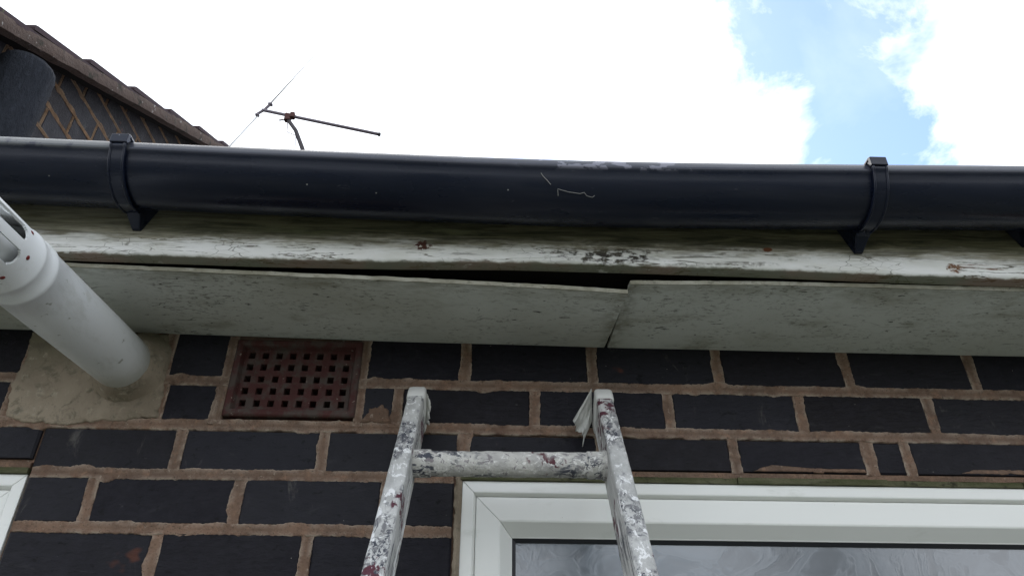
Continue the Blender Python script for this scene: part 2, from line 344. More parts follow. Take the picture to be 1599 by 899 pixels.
c = m_.mix(m_.math('MULTIPLY', m_.ramp(m_.math('ADD', m_.axis(1), m_.math('MULTIPLY_ADD', m_.noise(20, 5, .65), .06, -.03)), -.10, -.03), .55), c, (.25, .24, .17))
c = m_.mix(m_.math('MULTIPLY', m_.ramp(m_.noise(30, 6, .7, m_.vec((1, .35, 1), (3, 1, 5))), .50, .70), .28), c, (.33, .33, .27))
M_FLUE = m_.out(c, .38, .45, m_.noise(40, 3, .5), .1, .0008)
M_GASKET = mat_plain('black_gasket', (.012, .013, .017), .5)
m_ = Mat('mossy_packing'); c = m_.mix(m_.ramp(m_.noise(26, 6, .65, m_.vec((.3, 1, 1.4))), .35, .65), (.060, .066, .030), (.125, .120, .075))
c = m_.mix(m_.ramp(m_.noise(70, 5, .7, m_.vec((.5, 1, 1))), .54, .66), c, (.028, .028, .018))
M_MOSS = m_.out(c, .9, .15, m_.noise(90, 5, .65), .9, .004)
M_RED = mat_plain('red_rivet', (.17, .016, .014), .4)
M_DARK = mat_plain('dark_void', (.012, .012, .012), .9, .1)

# obscured glass: swirl's light and dark painted into the colour, faint relief, sky reflected
m_ = Mat('obscured_glass')
v = m_.vec((1, 1, 1)); sw = m_.noise(9, 3, .5, v, 3.0); sw2 = m_.noise(26, 2, .5, v, 2.2)
lines = m_.ramp(m_.math('ABSOLUTE', m_.math('SUBTRACT', sw, .5)), .05, 0.0)
h = m_.math('ADD', add_(m_, sw, sw2, 1.0, .35), m_.math('MULTIPLY', lines, .25))
c = m_.mix(m_.math('ADD', m_.math('MULTIPLY', m_.ramp(sw, .3, .7), .75), m_.math('MULTIPLY', lines, .25)), (.050, .063, .078), (.135, .158, .185))
GL = m_; M_GLASS = m_.out(c, .20, .5, h, .05, .005)
m_.b.inputs['IOR'].default_value = 2.1

# layers of old paint on the ladder (object space: z runs up the stile)
def mat_ladder(name, stretch):
    m_ = Mat(name); v = m_.vec((1, 1, stretch)); v2 = m_.vec((1, 1, stretch), (3.3, 1.1, .7)); v3 = m_.vec((1, 1, stretch), (8.3, 4.1, 2.7))
    c = m_.mix(m_.ramp(m_.noise(40, 5, .6, v), .35, .65), (.52, .52, .50), (.38, .38, .365))
    gt = m_.ramp(m_.noise(15, 4, .6, m_.vec((1, 1, .7), (7, 3, 5))), .42, .56)
    c = m_.mix(m_.math('MULTIPLY', gt, m_.ramp(m_.noise(100, 7, .7, v3, 1.0), .48, .54)), c, (.17, .17, .175))
    c = m_.mix(m_.math('MULTIPLY', gt, m_.ramp(m_.noise(85, 7, .72, v2, 1.4), .54, .57)), c, (.050, .054, .070))
    c = m_.mix(m_.ramp(m_.noise(85, 6, .68, m_.vec((1, 1, stretch), (5, 9, 1)), .9), .57, .59), c, (.74, .74, .73))
    mar = m_.math('MULTIPLY', m_.ramp(m_.noise(70, 5, .6, m_.vec((1, 1, 1), (1, 4, 2)), .5), .50, .53), m_.ramp(m_.noise(17, 2, .5, m_.vec((1, 1, .8), (.3, .2, 6.0))), .58, .62))
    c = m_.mix(mar, c, (.085, .022, .035))
    c = m_.mix(m_.ramp(m_.voro(150, v), .10, .07), c, (.70, .70, .69))
    return m_.out(c, .6, .35, add_(m_, m_.noise(85, 7, .68, v, .8), m_.noise(30, 4, .6, v2), 1, .8), .9, .004)
M_LADDER = mat_ladder('paint_spattered', .60); M_LADSIDE = mat_ladder('paint_streaked', .10); M_RUNG = Mat('x').m; bpy.data.materials.remove(M_RUNG)
m_ = None
def mat_rung():
    m_ = Mat('paint_spattered_rung')
    c = m_.mix(m_.ramp(m_.noise(30, 5, .6), .35, .65), (.54, .53, .49), (.40, .39, .37))
    gt = m_.ramp(m_.noise(18, 4, .6, m_.vec((1, 1, 1), (3, 3, 5))), .40, .58)
    c = m_.mix(m_.math('MULTIPLY', gt, m_.ramp(m_.noise(60, 7, .72, m_.vec((.7, 1, 1)), 1.2), .50, .53)), c, (.055, .06, .078))
    c = m_.mix(m_.ramp(m_.noise(60, 6, .65, m_.vec((.8, 1, 1), (4, 4, 2)), 1.2), .57, .61), c, (.22, .20, .205))
    c = m_.mix(m_.ramp(m_.noise(80, 6, .68, m_.vec((1, 1, 1), (9, 1, 2)), 1.0), .57, .60), c, (.70, .69, .66))
    mar = m_.math('MULTIPLY', m_.ramp(m_.noise(70, 5, .6), .48, .52), m_.ramp(m_.noise(15, 2, .5, m_.vec((1, 1, 1), (2.0, 0, 1.3))), .64, .68))
    c = m_.mix(mar, c, (.085, .022, .03))
    return m_.out(c, .6, .35, add_(m_, m_.noise(90, 7, .68), m_.noise(34, 4, .6), 1, .9), .9, .004)
M_RUNG = mat_rung()
M_RAG = mat_plain('dried_white_cloth', (.60, .60, .56), .7, .3, .15, 30, .001)
M_CAP = mat_plain('white_tape', (.66, .66, .63), .55, .35, .12, 40, .001)
m_ = Mat('verge_cement')
c = m_.mix(m_.noise(14, 6, .65), (.16, .115, .095), (.080, .062, .055)); c = m_.mix(m_.ramp(m_.noise(45, 5, .6), .64, .70), c, (.42, .40, .38)); c = m_.mix(m_.ramp(m_.noise(22, 5, .65, m_.vec((1, 1, 1), (3, 1, 1))), .56, .68), c, (.06, .055, .045))
M_VERGE = m_.out(c, .9, .15, m_.noise(60, 6, .7), 1.0, .010)
m_ = Mat('concrete_tile'); c = m_.mix(m_.noise(18, 5, .6), (.075, .048, .055), (.045, .034, .038)); c = m_.mix(m_.ramp(m_.noise(40, 5, .6), .60, .70), c, (.10, .10, .06))
M_TILE = m_.out(c, .85, .2, m_.noise(90, 5, .6), .5, .003)
m_ = Mat('rough_black'); c = m_.mix(m_.noise(40, 5, .65, m_.vec((1, 1, .25))), (.014, .017, .024), (.040, .045, .058))
M_ROUGH = m_.out(c, .9, .2, m_.noise(95, 6, .7, m_.vec((1, 1, .35)), .5), 1.0, .02)
M_BOARD = mat_plain('dark_boarding', (.014, .012, .011), .9, .1)
M_ALU = mat_plain('aged_aluminium', (.19, .165, .19), .6, .3, .15, 40, .0003, .1)
M_BARKM = mat_plain('weathered_mast', (.085, .075, .08), .7, .2, .2, 40, .0003)
M_ROD = mat_plain('pale_rod', (.62, .62, .62), .45, .4, .1, 40, .0002, .3)
M_RUST = mat_plain('rusty_clamp', (.11, .055, .05), .85, .2, .2, 80, .001)
M_STRAW = mat_plain('dry_straw', (.34, .34, .33), .8, .2)
m_ = Mat('paving'); c = m_.mix(m_.noise(2, 5, .6), (.130, .134, .110), (.098, .104, .080)); M_GROUND = m_.out(c, .9, .15, m_.noise(30, 5, .6), .3, .003)

# ------------------------------------------------------------------ ground
g = G(); g.add([(-900, -900, 0), (900, -900, 0), (900, 900, 0), (-900, 900, 0)], [(0, 1, 2, 3)])
tag(g.build('ground', M_GROUND), kind='structure')

# ------------------------------------------------------------------ the house
house = tag(empty('brick_house'), 'dark brick house with peeling white eaves boards and a tiled gable', 'house')

# polygon clipping in (u, v)
def clip(poly, a, b, c):                       # keep a*u + b*v <= c
    out = []
    for i in range(len(poly)):
        p, q = poly[i], poly[(i + 1) % len(poly)]
        dp, dq = a * p[0] + b * p[1] - c, a * q[0] + b * q[1] - c
        if dp <= 0: out.append(p)
        if dp * dq < 0:
            t = dp / (dp - dq); out.append((p[0] + (q[0] - p[0]) * t, p[1] + (q[1] - p[1]) * t))
    return out
def brick(parent, mat, to3, u0, u1, v0, v1, cut=None, depth=.1):
    """one brick; to3(u, v, w) maps wall coordinates (w = outwards) to the world"""
    poly = [(u0, v0), (u1, v0), (u1, v1), (u0, v1)]
    if cut: poly = clip(poly, *cut)
    if len(poly) < 3: return
    ar = abs(sum(poly[i][0] * poly[(i + 1) % len(poly)][1] - poly[(i + 1) % len(poly)][0] * poly[i][1] for i in range(len(poly)))) / 2
    if ar < 2e-4: return
    cu = sum(p[0] for p in poly) / len(poly); cv = sum(p[1] for p in poly) / len(poly)
    w0 = rnd.uniform(-.001, .0012); tu, tv = rnd.uniform(-.006, .006), rnd.uniform(-.012, .012)
    n = len(poly); ctr = to3(cu, cv, 0); ch = .0022
    vs = []
    for (u, v) in poly:                        # front ring, inset by the arris
        d = math.hypot(u - cu, v - cv); k = max(0, 1 - ch * 1.6 / max(d, 1e-4)); pu, pv = cu + (u - cu) * k, cv + (v - cv) * k
        vs.append(to3(pu, pv, w0 + (pu - cu) * tu + (pv - cv) * tv) - ctr)
    for (u, v) in poly: vs.append(to3(u, v, w0 - ch) - ctr)
    for (u, v) in poly: vs.append(to3(u, v, -depth) - ctr)
    fs = [tuple(range(n))] + [(i, n + i, n + (i + 1) % n, (i + 1) % n) for i in range(n)] + [(n + i, 2 * n + i, 2 * n + (i + 1) % n, n + (i + 1) % n) for i in range(n)]
    return obj('brick', vs, fs, mat, parent, ctr)
class Mortar:
    """raised, ragged pointing: strips along the joints, one mesh"""
    def __init__(s, to3): s.v = []; s.f = []; s.r = []; s.to3 = to3; s.k = 0
    def strip(s, a, b, half, lift=0.0, cut=None):
        s.k += 1; sd = s.k * 3.17
        ua, va = a; ub, vb = b; L = math.hypot(ub - ua, vb - va); n = max(3, int(L / .0017))
        du, dv = (ub - ua) / L, (vb - va) / L; nu, nv = -dv, du
        prev = None
        for i in range(n + 1):
            t = i / n * L; cu, cv = ua + du * t, va + dv * t
            mid = .0016 * nz(t * 9, sd); cu += nu * mid; cv += nv * mid
            e1 = half + .0011 + .0013 * nz(t * 38, sd, 5) + .0013 * nz(t * 150, sd, 9) + .0009 * nz(t * 340, sd, 21) + max(0, nz(t * 22, sd, 2.2) - .26) * .014
            e2 = half + .0011 + .0013 * nz(t * 38, sd, 11) + .0013 * nz(t * 150, sd, 15) + .0009 * nz(t * 340, sd, 27) + max(0, nz(t * 22, sd, 7.7) - .26) * .014
            h = .0017 + .0009 * nz(t * 45, sd, 3) + .0006 * nz(t * 210, sd, 31) + lift; hm = -.0004 + .0009 * nz(t * 22, sd, 8) + .0005 * nz(t * 150, sd, 33) + lift
            rows = [(-e1 - .0012, -.003, .6), (-e1, h * .8, 1), (-e1 + .0014, h, .45), (0, hm, 0), (e2 - .0014, h, .45), (e2, h * .8, 1), (e2 + .0012, -.003, .6)]
            if cut and (cut[0] * cu + cut[1] * cv > cut[2]): prev = None; continue
            base = len(s.v)
            for off, w, rim in rows: s.v.append(s.to3(cu + nu * off, cv + nv * off, w)); s.r.append(rim)
            if prev is not None:
                for j in range(6): s.f.append((prev + j, base + j, base + j + 1, prev + j + 1))
            prev = base
    def build(s, parent, mat): return obj('mortar', s.v, s.f, mat, parent, smooth=True, rim=s.r)

# --- front wall, face on y = 0
def F3(u, v, w): return Vector((u, -w, v))
XL, XR = -1.75, 1.75
WIN_R = (-.004, 1.36)          # opening of the right window
WIN_L = (-1.70, -.668)
HEAD = 2.1625; SILL = 1.02
g = G()
def wbox(x0, x1, z0, z1): g.box((x0, .0055, z0), (x1, .24, z1))
wbox(XL, -.3945, HEAD + .001, 2.60); wbox(-.1745, XR, HEAD + .001, 2.60); wbox(-.3945, -.1745, HEAD + .001, 2.242); wbox(-.3945, -.1745, 2.388, 2.60); wbox(XL, XR, .0, SILL); wbox(WIN_L[1], WIN_R[0], SILL, HEAD + .001)
wbox(XL, WIN_L[0], SILL, HEAD + .001); wbox(WIN_R[1], XR, SILL, HEAD + .001)
wall = g.build('front_wall', M_MORTAR, house)
mo = Mortar(F3); J = .0072
def row(zb, zt, perps, x0, x1, skip=()):
    xs = [x0] + [p for p in perps if x0 + .03 < p < x1 - .03] + [x1]
    for a, b in zip(xs, xs[1:]):
        if any(a < (s0 + s1) / 2 < b and s1 - s0 > (b - a) * .6 for s0, s1 in skip): continue
        for s0, s1 in skip:
            if a < s0 < b: b = s0
            if a < s1 < b: a = s1
        if any(s0 - .001 <= a and b <= s1 + .001 for s0, s1 in skip): continue
        brick(wall, M_BRICK, F3, a + (J if a > x0 else .001), b - (J if b < x1 else .001), zb, zt)
    for p in xs[1:-1]:
        if any(s0 < p < s1 for s0, s1 in skip): continue
        mo.strip((p + rnd.uniform(-.001, .001), zb - .003), (p + rnd.uniform(-.001, .001), zt + .003), J, -.0005)
# joint levels (mean of left and right readings)
Z0, ZAB, ZBC, ZCD, ZDE = 2.392, 2.3077, 2.2265, 2.1468, 2.0636
ext = lambda l, a, b: sorted(set([x for x in l] + [l[0] - .225 * k for k in range(1, a)] + [l[-1] + .225 * k for k in range(1, b)]))
A_ = ext([.0011, .2192, .4381, .6641, .8868], 2, 4); A_ = [-1.63, -1.405, -1.18, -.955, -.735] + [-.505, -.394, -.1755] + [x for x in A_ if x > -.1]
B_ = [-1.52, -1.295, -1.07, -.845, -.74, -.4975, -.4, -.1755, -.1088, .1188, .3441, .568, .7892, 1.012, 1.237, 1.462]
AIR = (-.392, -.178)
VENT_SKIP = [(-.3955, -.1745)]
row(ZAB + J, Z0 + .02, A_, XL, XR, VENT_SKIP + [(-.735, -.505)])
row(ZBC + J, ZAB - J, B_, XL, XR, VENT_SKIP + [(-.74, -.4975)])
C_ = [-1.573, -1.348, -1.123, -.898, -.669, -.4487, -.2217, .0043]
row(ZCD + J, ZBC - J, [x for x in C_ if WIN_L[1] < x < -.01], WIN_L[1], .0043 - J + .003)
row(HEAD + .006, ZBC - J + .001, [x for x in C_ if x < -.68], XL, WIN_L[1] - .002)
row(HEAD + .0015, ZBC - J - .002, [.226, .442, .6657, .7284, .954, 1.18, 1.405], .0043 + J, XR)
mo.strip((.0043, ZBC - J - .066), (.0043, ZBC), J, -.0004)
zb = ZCD; k = 0
ZS = [ZCD, ZDE] + [ZDE - .0822 * i for i in range(1, 10)]
for k in range(len(ZS) - 1):
    zt, zb = ZS[k], ZS[k + 1]
    pr_ = {0: [-.5641, -.3396, -.1147], 1: [-.4465, -.2237]}[k % 2]
    row(zb + J, zt - J, pr_, WIN_L[1] + .002, WIN_R[0] - .004)
    mo.strip((WIN_L[1] + .004, zt), (WIN_R[0] - .006, zt), J)
mo.strip((XL, ZBC + .002), (.0, ZBC + .003), J + .0004); mo.strip((.0, ZBC + .003), (XR, ZBC - .004), J)
mo.strip((XL, ZAB), (-.395, ZAB), J); mo.strip((-.176, ZAB), (XR, ZAB), J + .0003)
mo.strip((-.3995, ZBC + .004), (-.3995, Z0), .0065); mo.strip((-.171, ZBC + .004), (-.171, Z0), .0065)   # round the air brick
mo.build(wall, M_MORTAR)
# cement smears over single bricks
def smear(pts, name='cement_smear', t=.0035, sd=0.0, mat=None):
    cx = sum(p[0] for p in pts) / len(pts); cz = sum(p[1] for p in pts) / len(pts)
    ring = []
    for i in range(len(pts)):
        a, b = pts[i], pts[(i + 1) % len(pts)]; n = max(2, int(math.hypot(b[0] - a[0], b[1] - a[1]) / .0025))
        for j in range(n):
            q = (a[0] + (b[0] - a[0]) * j / n, a[1] + (b[1] - a[1]) * j / n); w = .007 * nz(q[0] * 30, q[1] * 30, sd) + .004 * nz(q[0] * 110, q[1] * 110, sd) + .002 * nz(q[0] * 320, q[1] * 320, sd)
            d = math.hypot(q[0] - cx, q[1] - cz); ring.append((q[0] + (q[0] - cx) / d * w, q[1] + (q[1] - cz) / d * w))
    n = len(ring); vs = []; fs = []
    for lev, (k, w) in enumerate(((1.0, -.004), (.99, t * .6), (.95, t), (.7, t * 1.4), (.35, t * 1.3))):
        for (x, z) in ring:
            X, Z_ = cx + (x - cx) * k, cz + (z - cz) * k
            vs.append(F3(X, Z_, w + (.0012 * nz(X * 40, Z_ * 40, sd + 3) if lev > 1 else 0)))
    for lev in range(4):
        for i in range(n): fs.append((lev * n + i, lev * n + (i + 1) % n, (lev + 1) * n + (i + 1) % n, (lev + 1) * n + i))
    vs.append(F3(cx, cz, t * 1.3)); fs += [(4 * n + i, 4 * n + (i + 1) % n, 5 * n) for i in range(n)]
    return obj(name, vs, fs, mat or M_CEMENT, wall, smooth=True)
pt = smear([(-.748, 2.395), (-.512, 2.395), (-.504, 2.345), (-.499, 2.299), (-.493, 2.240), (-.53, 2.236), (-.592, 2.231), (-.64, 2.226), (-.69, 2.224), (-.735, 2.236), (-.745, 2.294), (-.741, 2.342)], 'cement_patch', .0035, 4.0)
pt['label'] = 'pale cement patch round the flue'
smear([(-.168, 2.236), (-.155, 2.262), (-.135, 2.268), (-.118, 2.258), (-.117, 2.236)], sd=8, mat=M_MORTAR)
smear([(.47, 2.1655), (.50, 2.176), (.54, 2.173), (.60, 2.170), (.655, 2.171), (.655, 2.1655)], t=.0015, sd=12, mat=M_MORTAR)
smear([(.81, 2.1665), (.83, 2.173), (.90, 2.173), (.95, 2.171), (.95, 2.166)], t=.0015, sd=15, mat=M_MORTAR)

# --- packing strip over the windows
def strip_along(name, x0, x1, y0, y1, z0, z1, mat, parent, sd=0):
    n = int((x1 - x0) / .012); rings = []
    for i in range(n + 1):
        x = x0 + (x1 - x0) * i / n; a = .0012 * nz(x * 25, sd); b = .0015 * nz(x * 60, sd + 4)
        rings.append([(x, y0 + b, z0 + a), (x, y1, z0 + a), (x, y1, z1), (x, y0 + b, z1)])
    q = G(); q.sweep(rings, True, True); return q.build(name, mat, parent)
# --- windows
def window(x0, x1, ztop, zbot, room=True):
    w = empty('window', (0, 0, 0)); w.parent = house
    y0 = .004
    prof_o = [(0, .072), (0, y0), (.0170, y0), (.0185, y0 + .001), (.0215, y0 + .0090), (.0215, .072)]       # (inwards, depth)
    prof_s = [(.0222, .066), (.0222, y0 + .0090), (.0232, y0 + .0080), (.0580, y0 + .0080), (.0605, y0 + .0090), (.0775, .0350), (.0795, .0365), (.0795, .066)]
    prof_g = [(.0796, .062), (.0796, .0360), (.0850, .0395), (.0850, .062)]
    c = [(x0, ztop), (x1, ztop), (x1, zbot), (x0, zbot)]; inw = [(1, -1), (-1, -1), (-1, 1), (1, 1)]
    for nm, prof, mt, gapm in (('frame', prof_o, M_UPVC, .0003), ('sash', prof_s, M_UPVC, .0003), ('gasket', prof_g, M_GASKET, 0)):
        for e, side in enumerate(('head', 'jamb', 'bottom_rail', 'jamb')):
            i, j = e, (e + 1) % 4
            ra = [Vector((c[i][0] + inw[i][0] * s_, d_, c[i][1] + inw[i][1] * s_)) for s_, d_ in prof]
            rb = [Vector((c[j][0] + inw[j][0] * s_, d_, c[j][1] + inw[j][1] * s_)) for s_, d_ in prof]
            dd = (rb[0] - ra[0]).normalized() * gapm
            q = G(); q.sweep([[p + dd for p in ra], [p - dd for p in rb]], True, True)
            o = q.build(nm if nm == 'gasket' else nm + '_' + side, mt, w)
            if nm != 'gasket':
                b = o.modifiers.new('b', 'BEVEL'); b.width = .0009; b.segments = 2; b.limit_method = 'ANGLE'; b.angle_limit = R(25)
    q = G(); q.box((x0 + .0805, .0425, zbot + .0805), (x1 - .0805, .058, ztop - .0805)); q.build('pane', M_GLASS, w)
    q = G(); q.box((x0 + .003, -.04, zbot - .05), (x1 - .003, .13, zbot - .002)); q.build('sill', M_UPVC, w)
    return w
wr = window(.004, 1.352, 2.1443, 1.07)
wl_ = window(-1.69, -.6705, 2.1443, 1.07)
for (a, b, s_, w) in ((.0, 1.356, 3, wr), (-1.694, -.670, 9, wl_)):
    strip_along('mortar_bed', a, b, .0005, .07, 2.1535, HEAD - .0003, M_MORTAR, w, s_)
    x = a; k = 0
    while x < b - .02:
        x2 = min(b, x + (.235, .205, .243, .221, .19)[k % 5]); strip_along('packing_strip', x + .0012, x2, -.0015 + .0018 * (k % 2), .072, 2.1449, 2.1531 + .0006 * (k % 3), M_MOSS, w, s_ + k); x = x2; k += 1
# ragged sealant and mortar down the left jamb of the right window
q = G(); rings = []
for i in range(150):
    z = 2.16 - i * .0045; a = .003 * nz(z * 30, 2) + .003 * nz(z * 90, 5); xx = -.004 + .002 * nz(z * 12, 7)
    rings.append([(xx - .003 - a, -.0005, z), (xx + .002 + a * .6, -.003 + .002 * nz(z * 70), z), (.0037, .003, z), (-.004, .02, z)])
q.sweep(rings, True, True); autosmooth(q.build('jamb_pointing', M_CEMENT, wr), 50)

# --- soffit boards
BACK = [(-.9, 2.398), (-.552, 2.3961), (-.1865, 2.389), (.244, 2.3846), (.648, 2.3832), (.99, 2.3829), (1.7, 2.382)]
FRL = [(-1.7, 2.397), (-.58, 2.3880), (-.4, 2.3835), (-.21, 2.3783), (-.02, 2.3729), (.12, 2.3686), (.247, 2.3618)]
FRR = [(.2515, 2.3787), (.35, 2.381), (.461, 2.3830), (.657, 2.3824), (.854, 2.3816), (1.7, 2.380)]
def board(name, x0f, x1f, x0b, x1b, fr, bow, label, drop):
    n = int((x1f - x0f) / .010); ny = 16; th = .0065; g = G(); top = []; bot = []
    for j in range(ny + 1):
        t = j / ny; y = -.2205 + .219 * t
        for i in range(n + 1):
            s_ = i / n; x = (x0f + (x1f - x0f) * s_) * (1 - t) + (x0b + (x1b - x0b) * s_) * t
            edge = 0
            if j == 0: edge = .0016 * nz(x * 40, 3) + .001 * nz(x * 130, 7)
            if i == 0 or i == n: x += .0012 * nz(y * 60, s_ * 5)
            z = (lerp_path(fr, x) - drop) * (1 - t) + lerp_path(BACK, x) * t + bow * math.sin(math.pi * t) * .003 + .0006 * nz(x * 5, y * 9)
            bot.append((x, y + edge, z)); top.append((x, y + edge, z + th))
    nn = (n + 1) * (ny + 1); vs = bot + top; fs = []
    I = lambda i, j: j * (n + 1) + i
    for j in range(ny):
        for i in range(n):
            fs.append((I(i, j), I(i, j + 1), I(i + 1, j + 1), I(i + 1, j))); fs.append((nn + I(i, j), nn + I(i + 1, j), nn + I(i + 1, j + 1), nn + I(i, j + 1)))
    for i in range(n): fs.append((I(i, 0), I(i + 1, 0), nn + I(i + 1, 0), nn + I(i, 0))); fs.append((I(i + 1, ny), I(i, ny), nn + I(i, ny), nn + I(i + 1, ny)))
    for j in range(ny): fs.append((I(0, j + 1), I(0, j), nn + I(0, j), nn + I(0, j + 1))); fs.append((I(n, j), I(n, j + 1), nn + I(n, j + 1), nn + I(n, j)))
    o = obj(name, vs, fs, M_SOFFIT, house); o['label'] = label; autosmooth(o, 40); return o
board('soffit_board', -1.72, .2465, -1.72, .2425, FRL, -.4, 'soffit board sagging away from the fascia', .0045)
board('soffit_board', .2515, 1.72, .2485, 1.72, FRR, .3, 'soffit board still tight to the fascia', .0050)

# --- fascia
FB = [(-1.7, 2.399), (-.583, 2.3928), (-.4035, 2.3907), (-.3085, 2.3890), (-.118, 2.3898), (.0737, 2.3935), (.268, 2.3922), (.463, 2.3894), (.659, 2.3853), (.856, 2.3825), (1.7, 2.375)]
g = G(); rings = []; x = XL
while x <= XR:
    zb = lerp_path(FB, x); j1 = .0010 * nz(x * 45, 2) + .0008 * nz(x * 130, 4); w1 = .0008 * nz(x * 8, 12)
    pr_ = [(-.2215, zb), (-.2215, 2.56), (-.2435, 2.56)]
    for q in range(14): z = 2.50 - q * (2.50 - zb - .0095) / 13; pr_.append((-.2435 + w1 + .0005 * nz(x * 18, z * 160, 9), z))
    for a in (15, 35, 55, 75, 90): pr_.append((-.2365 - .007 * math.cos(R(a)) + w1, zb + .0085 - .0075 * math.sin(R(a)) + j1))
    rings.append([(x, y, z) for y, z in pr_]); x += .006
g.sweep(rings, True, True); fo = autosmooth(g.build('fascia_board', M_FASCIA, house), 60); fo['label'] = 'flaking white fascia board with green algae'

for a_, b_ in ((XL, -.30), (-.298, .52), (.522, XR)): g = G(); g.box((a_, -.200, 2.408), (b_, -.150, 2.53)); g.build('eaves_gap_blocker', M_BOARD, house)  # unseen dark blocks added behind the fascia to keep the eaves gap black
# --- low roof over the eaves (seen only edge-on from below)
g = G(); P = math.tan(R(20))
g.prism([(XL - .1, -.262, 2.532), (XL - .1, 2.6, 2.532 + 2.862 * P), (XL - .1, 2.6, 2.572 + 2.862 * P), (XL - .1, -.262, 2.572)], (XR - XL + .2, 0, 0))
g.build('low_roof', M_TILE, house)
for a_, b_ in ((XL - .02, XL), (XR, XR + .02)): g = G(); g.box((a_, -.22, 2.30), (b_, .24, 2.62)); g.build('eaves_end_board', M_BOARD, house)

# --- gable wall, faces +x
GX = -1.26
def G3(u, v, w): return Vector((GX + w, u, v))
SL = math.tan(R(31.6)); VX = -1.17
def verge_bot(y): return 3.285 + (y - .0792) * SL
cut = (-SL, 1, verge_bot(0) + .02)              # bricks stop just inside the roof
g = G(); pts_ = [(.02, 2.45), (2.55, 2.45), (2.55, verge_bot(2.55)), (.02, verge_bot(.02))]
g.prism([G3(u, v, -.006) for u, v in pts_], (-.22, 0, 0)); gwall = g.build('gable_wall', M_GMORTAR, house)
gm = Mortar(G3); GJ = .0048
for k in range(-5, 22):
    zb = 3.388 + .0800 * k; zt = zb + .0800
    off = .445 if k % 2 else .555
    for i in range(-3, 10):
        u0 = off + .225 * i
        if u0 + .225 < .05 or u0 > 2.5: continue
        brick(gwall, M_GBRICK, G3, max(u0 + GJ, .022), u0 + .225 - GJ, zb + GJ, zt - GJ, cut, .06)
        if u0 > .05: gm.strip((u0, zb), (u0, zt), GJ * .6, -.0010, cut)
    gm.strip((.022, zb), (2.5, zb), GJ, 0, cut)
gm.build(gwall, M_GMORTAR)
# roof of the gable: boarding, cement verge and a course of verge tiles
ug = Vector((0, 1, SL)).normalized(); un = Vector((0, -SL, 1)).normalized()
def on_verge(y, x, up=0.0): return Vector((x, y, verge_bot(y))) + un * up
Y0, Y1 = -.06, 2.6
g = G(); g.prism([on_verge(Y0, -3.2, .012), on_verge(Y1, -3.2, .012), on_verge(Y1, -3.2, .030), on_verge(Y0, -3.2, .030)], (3.2 + VX - .012, 0, 0))
groof = g.build('gable_roof', M_BOARD, house)
g = G(); rings = []; n = 260
for i in range(n + 1):
    y = Y0 + (Y1 - Y0) * i / n; a = .004 * nz(y * 9, 1) + .003 * nz(y * 40, 3); b = .003 * nz(y * 15, 6)
    rings.append([on_verge(y, VX - .03, -.002 + b), on_verge(y, VX + a * .6, 0 + b), on_verge(y, VX + .003 + a, .012), on_verge(y, VX + .002 + a, .032), on_verge(y, VX - .004 + b, .0425), on_verge(y, VX - .03, .040)])
g.sweep(rings, True, True); autosmooth(g.build('verge_mortar', M_VERGE, groof), 50)
tails = [-.040, .195, .429, .668, .914, 1.142, 1.378, 1.613, 1.848, 2.083, 2.318]
for k, y in enumerate(tails):
    for col_ in range(2):
        g = G(); L_ = .33; lift = .056; th = .013
        x1 = VX + .003 - col_ * .30 - rnd.uniform(0, .006); x0 = x1 - .296
        # tail sits on the tile below, head on the batten: flatter than the roof
        def tp(s_, h, x): return on_verge(y, x, 0) + ug * s_ + un * h
        prof = []
        for s_, h in ((0, lift - th), (L_, .022), (L_, .022 + th), (.16, lift - .0088), (.016, lift + .0015), (.004, lift + .0005), (0, lift - .006)): prof.append((s_, h))
        g.prism([tp(s_, h, x0) for s_, h in prof], (x1 - x0, 0, 0)); o = g.build('roof_tile', M_TILE, groof)

# ------------------------------------------------------------------ black vent pipe before the gable
vp = tag(empty('vent_pipe', (-1.178, .222, 2.66)), 'stubby rough black round pipe standing against the gable brickwork', 'pipe')
rings = []; n = 40; prof = [(.068, 0), (.068, .20), (.069, .40), (.069, .60), (.068, .624), (.064, .636), (.054, .643), (.02, .646)]
sub = []
for (r0, z0), (r1, z1) in zip(prof, prof[1:]):
    st = max(1, int((z1 - z0) / .02)); sub += [(r0 + (r1 - r0) * i / st, z0 + (z1 - z0) * i / st) for i in range(st)]
sub.append(prof[-1])
for r_, z in sub: rings.append([((r_ + .0025 * nz(math.cos(a) * 6, math.sin(a) * 6, z * 14)) * math.cos(a), (r_ + .0025 * nz(math.cos(a) * 6, math.sin(a) * 6, z * 14)) * math.sin(a), z) for a in [2 * math.pi * i / n for i in range(n)]])
g = G(); g.sweep(rings, True, True); g.build('pipe', M_ROUGH, vp, smooth=True)
g = G(); g.sweep([[((r_ + .006 * nz(math.cos(a) * 2, math.sin(a) * 2, z * 9)) * math.cos(a), (r_ + .006 * nz(math.cos(a) * 2, math.sin(a) * 2, z * 9)) * math.sin(a), z) for a in [2 * math.pi * i / n for i in range(n)]] for r_, z in ((.13, .0), (.125, .20), (.110, .29), (.095, .325), (.07, .34))], True, False)
g.build('cement_collar', M_CEMENT, vp, smooth=True)

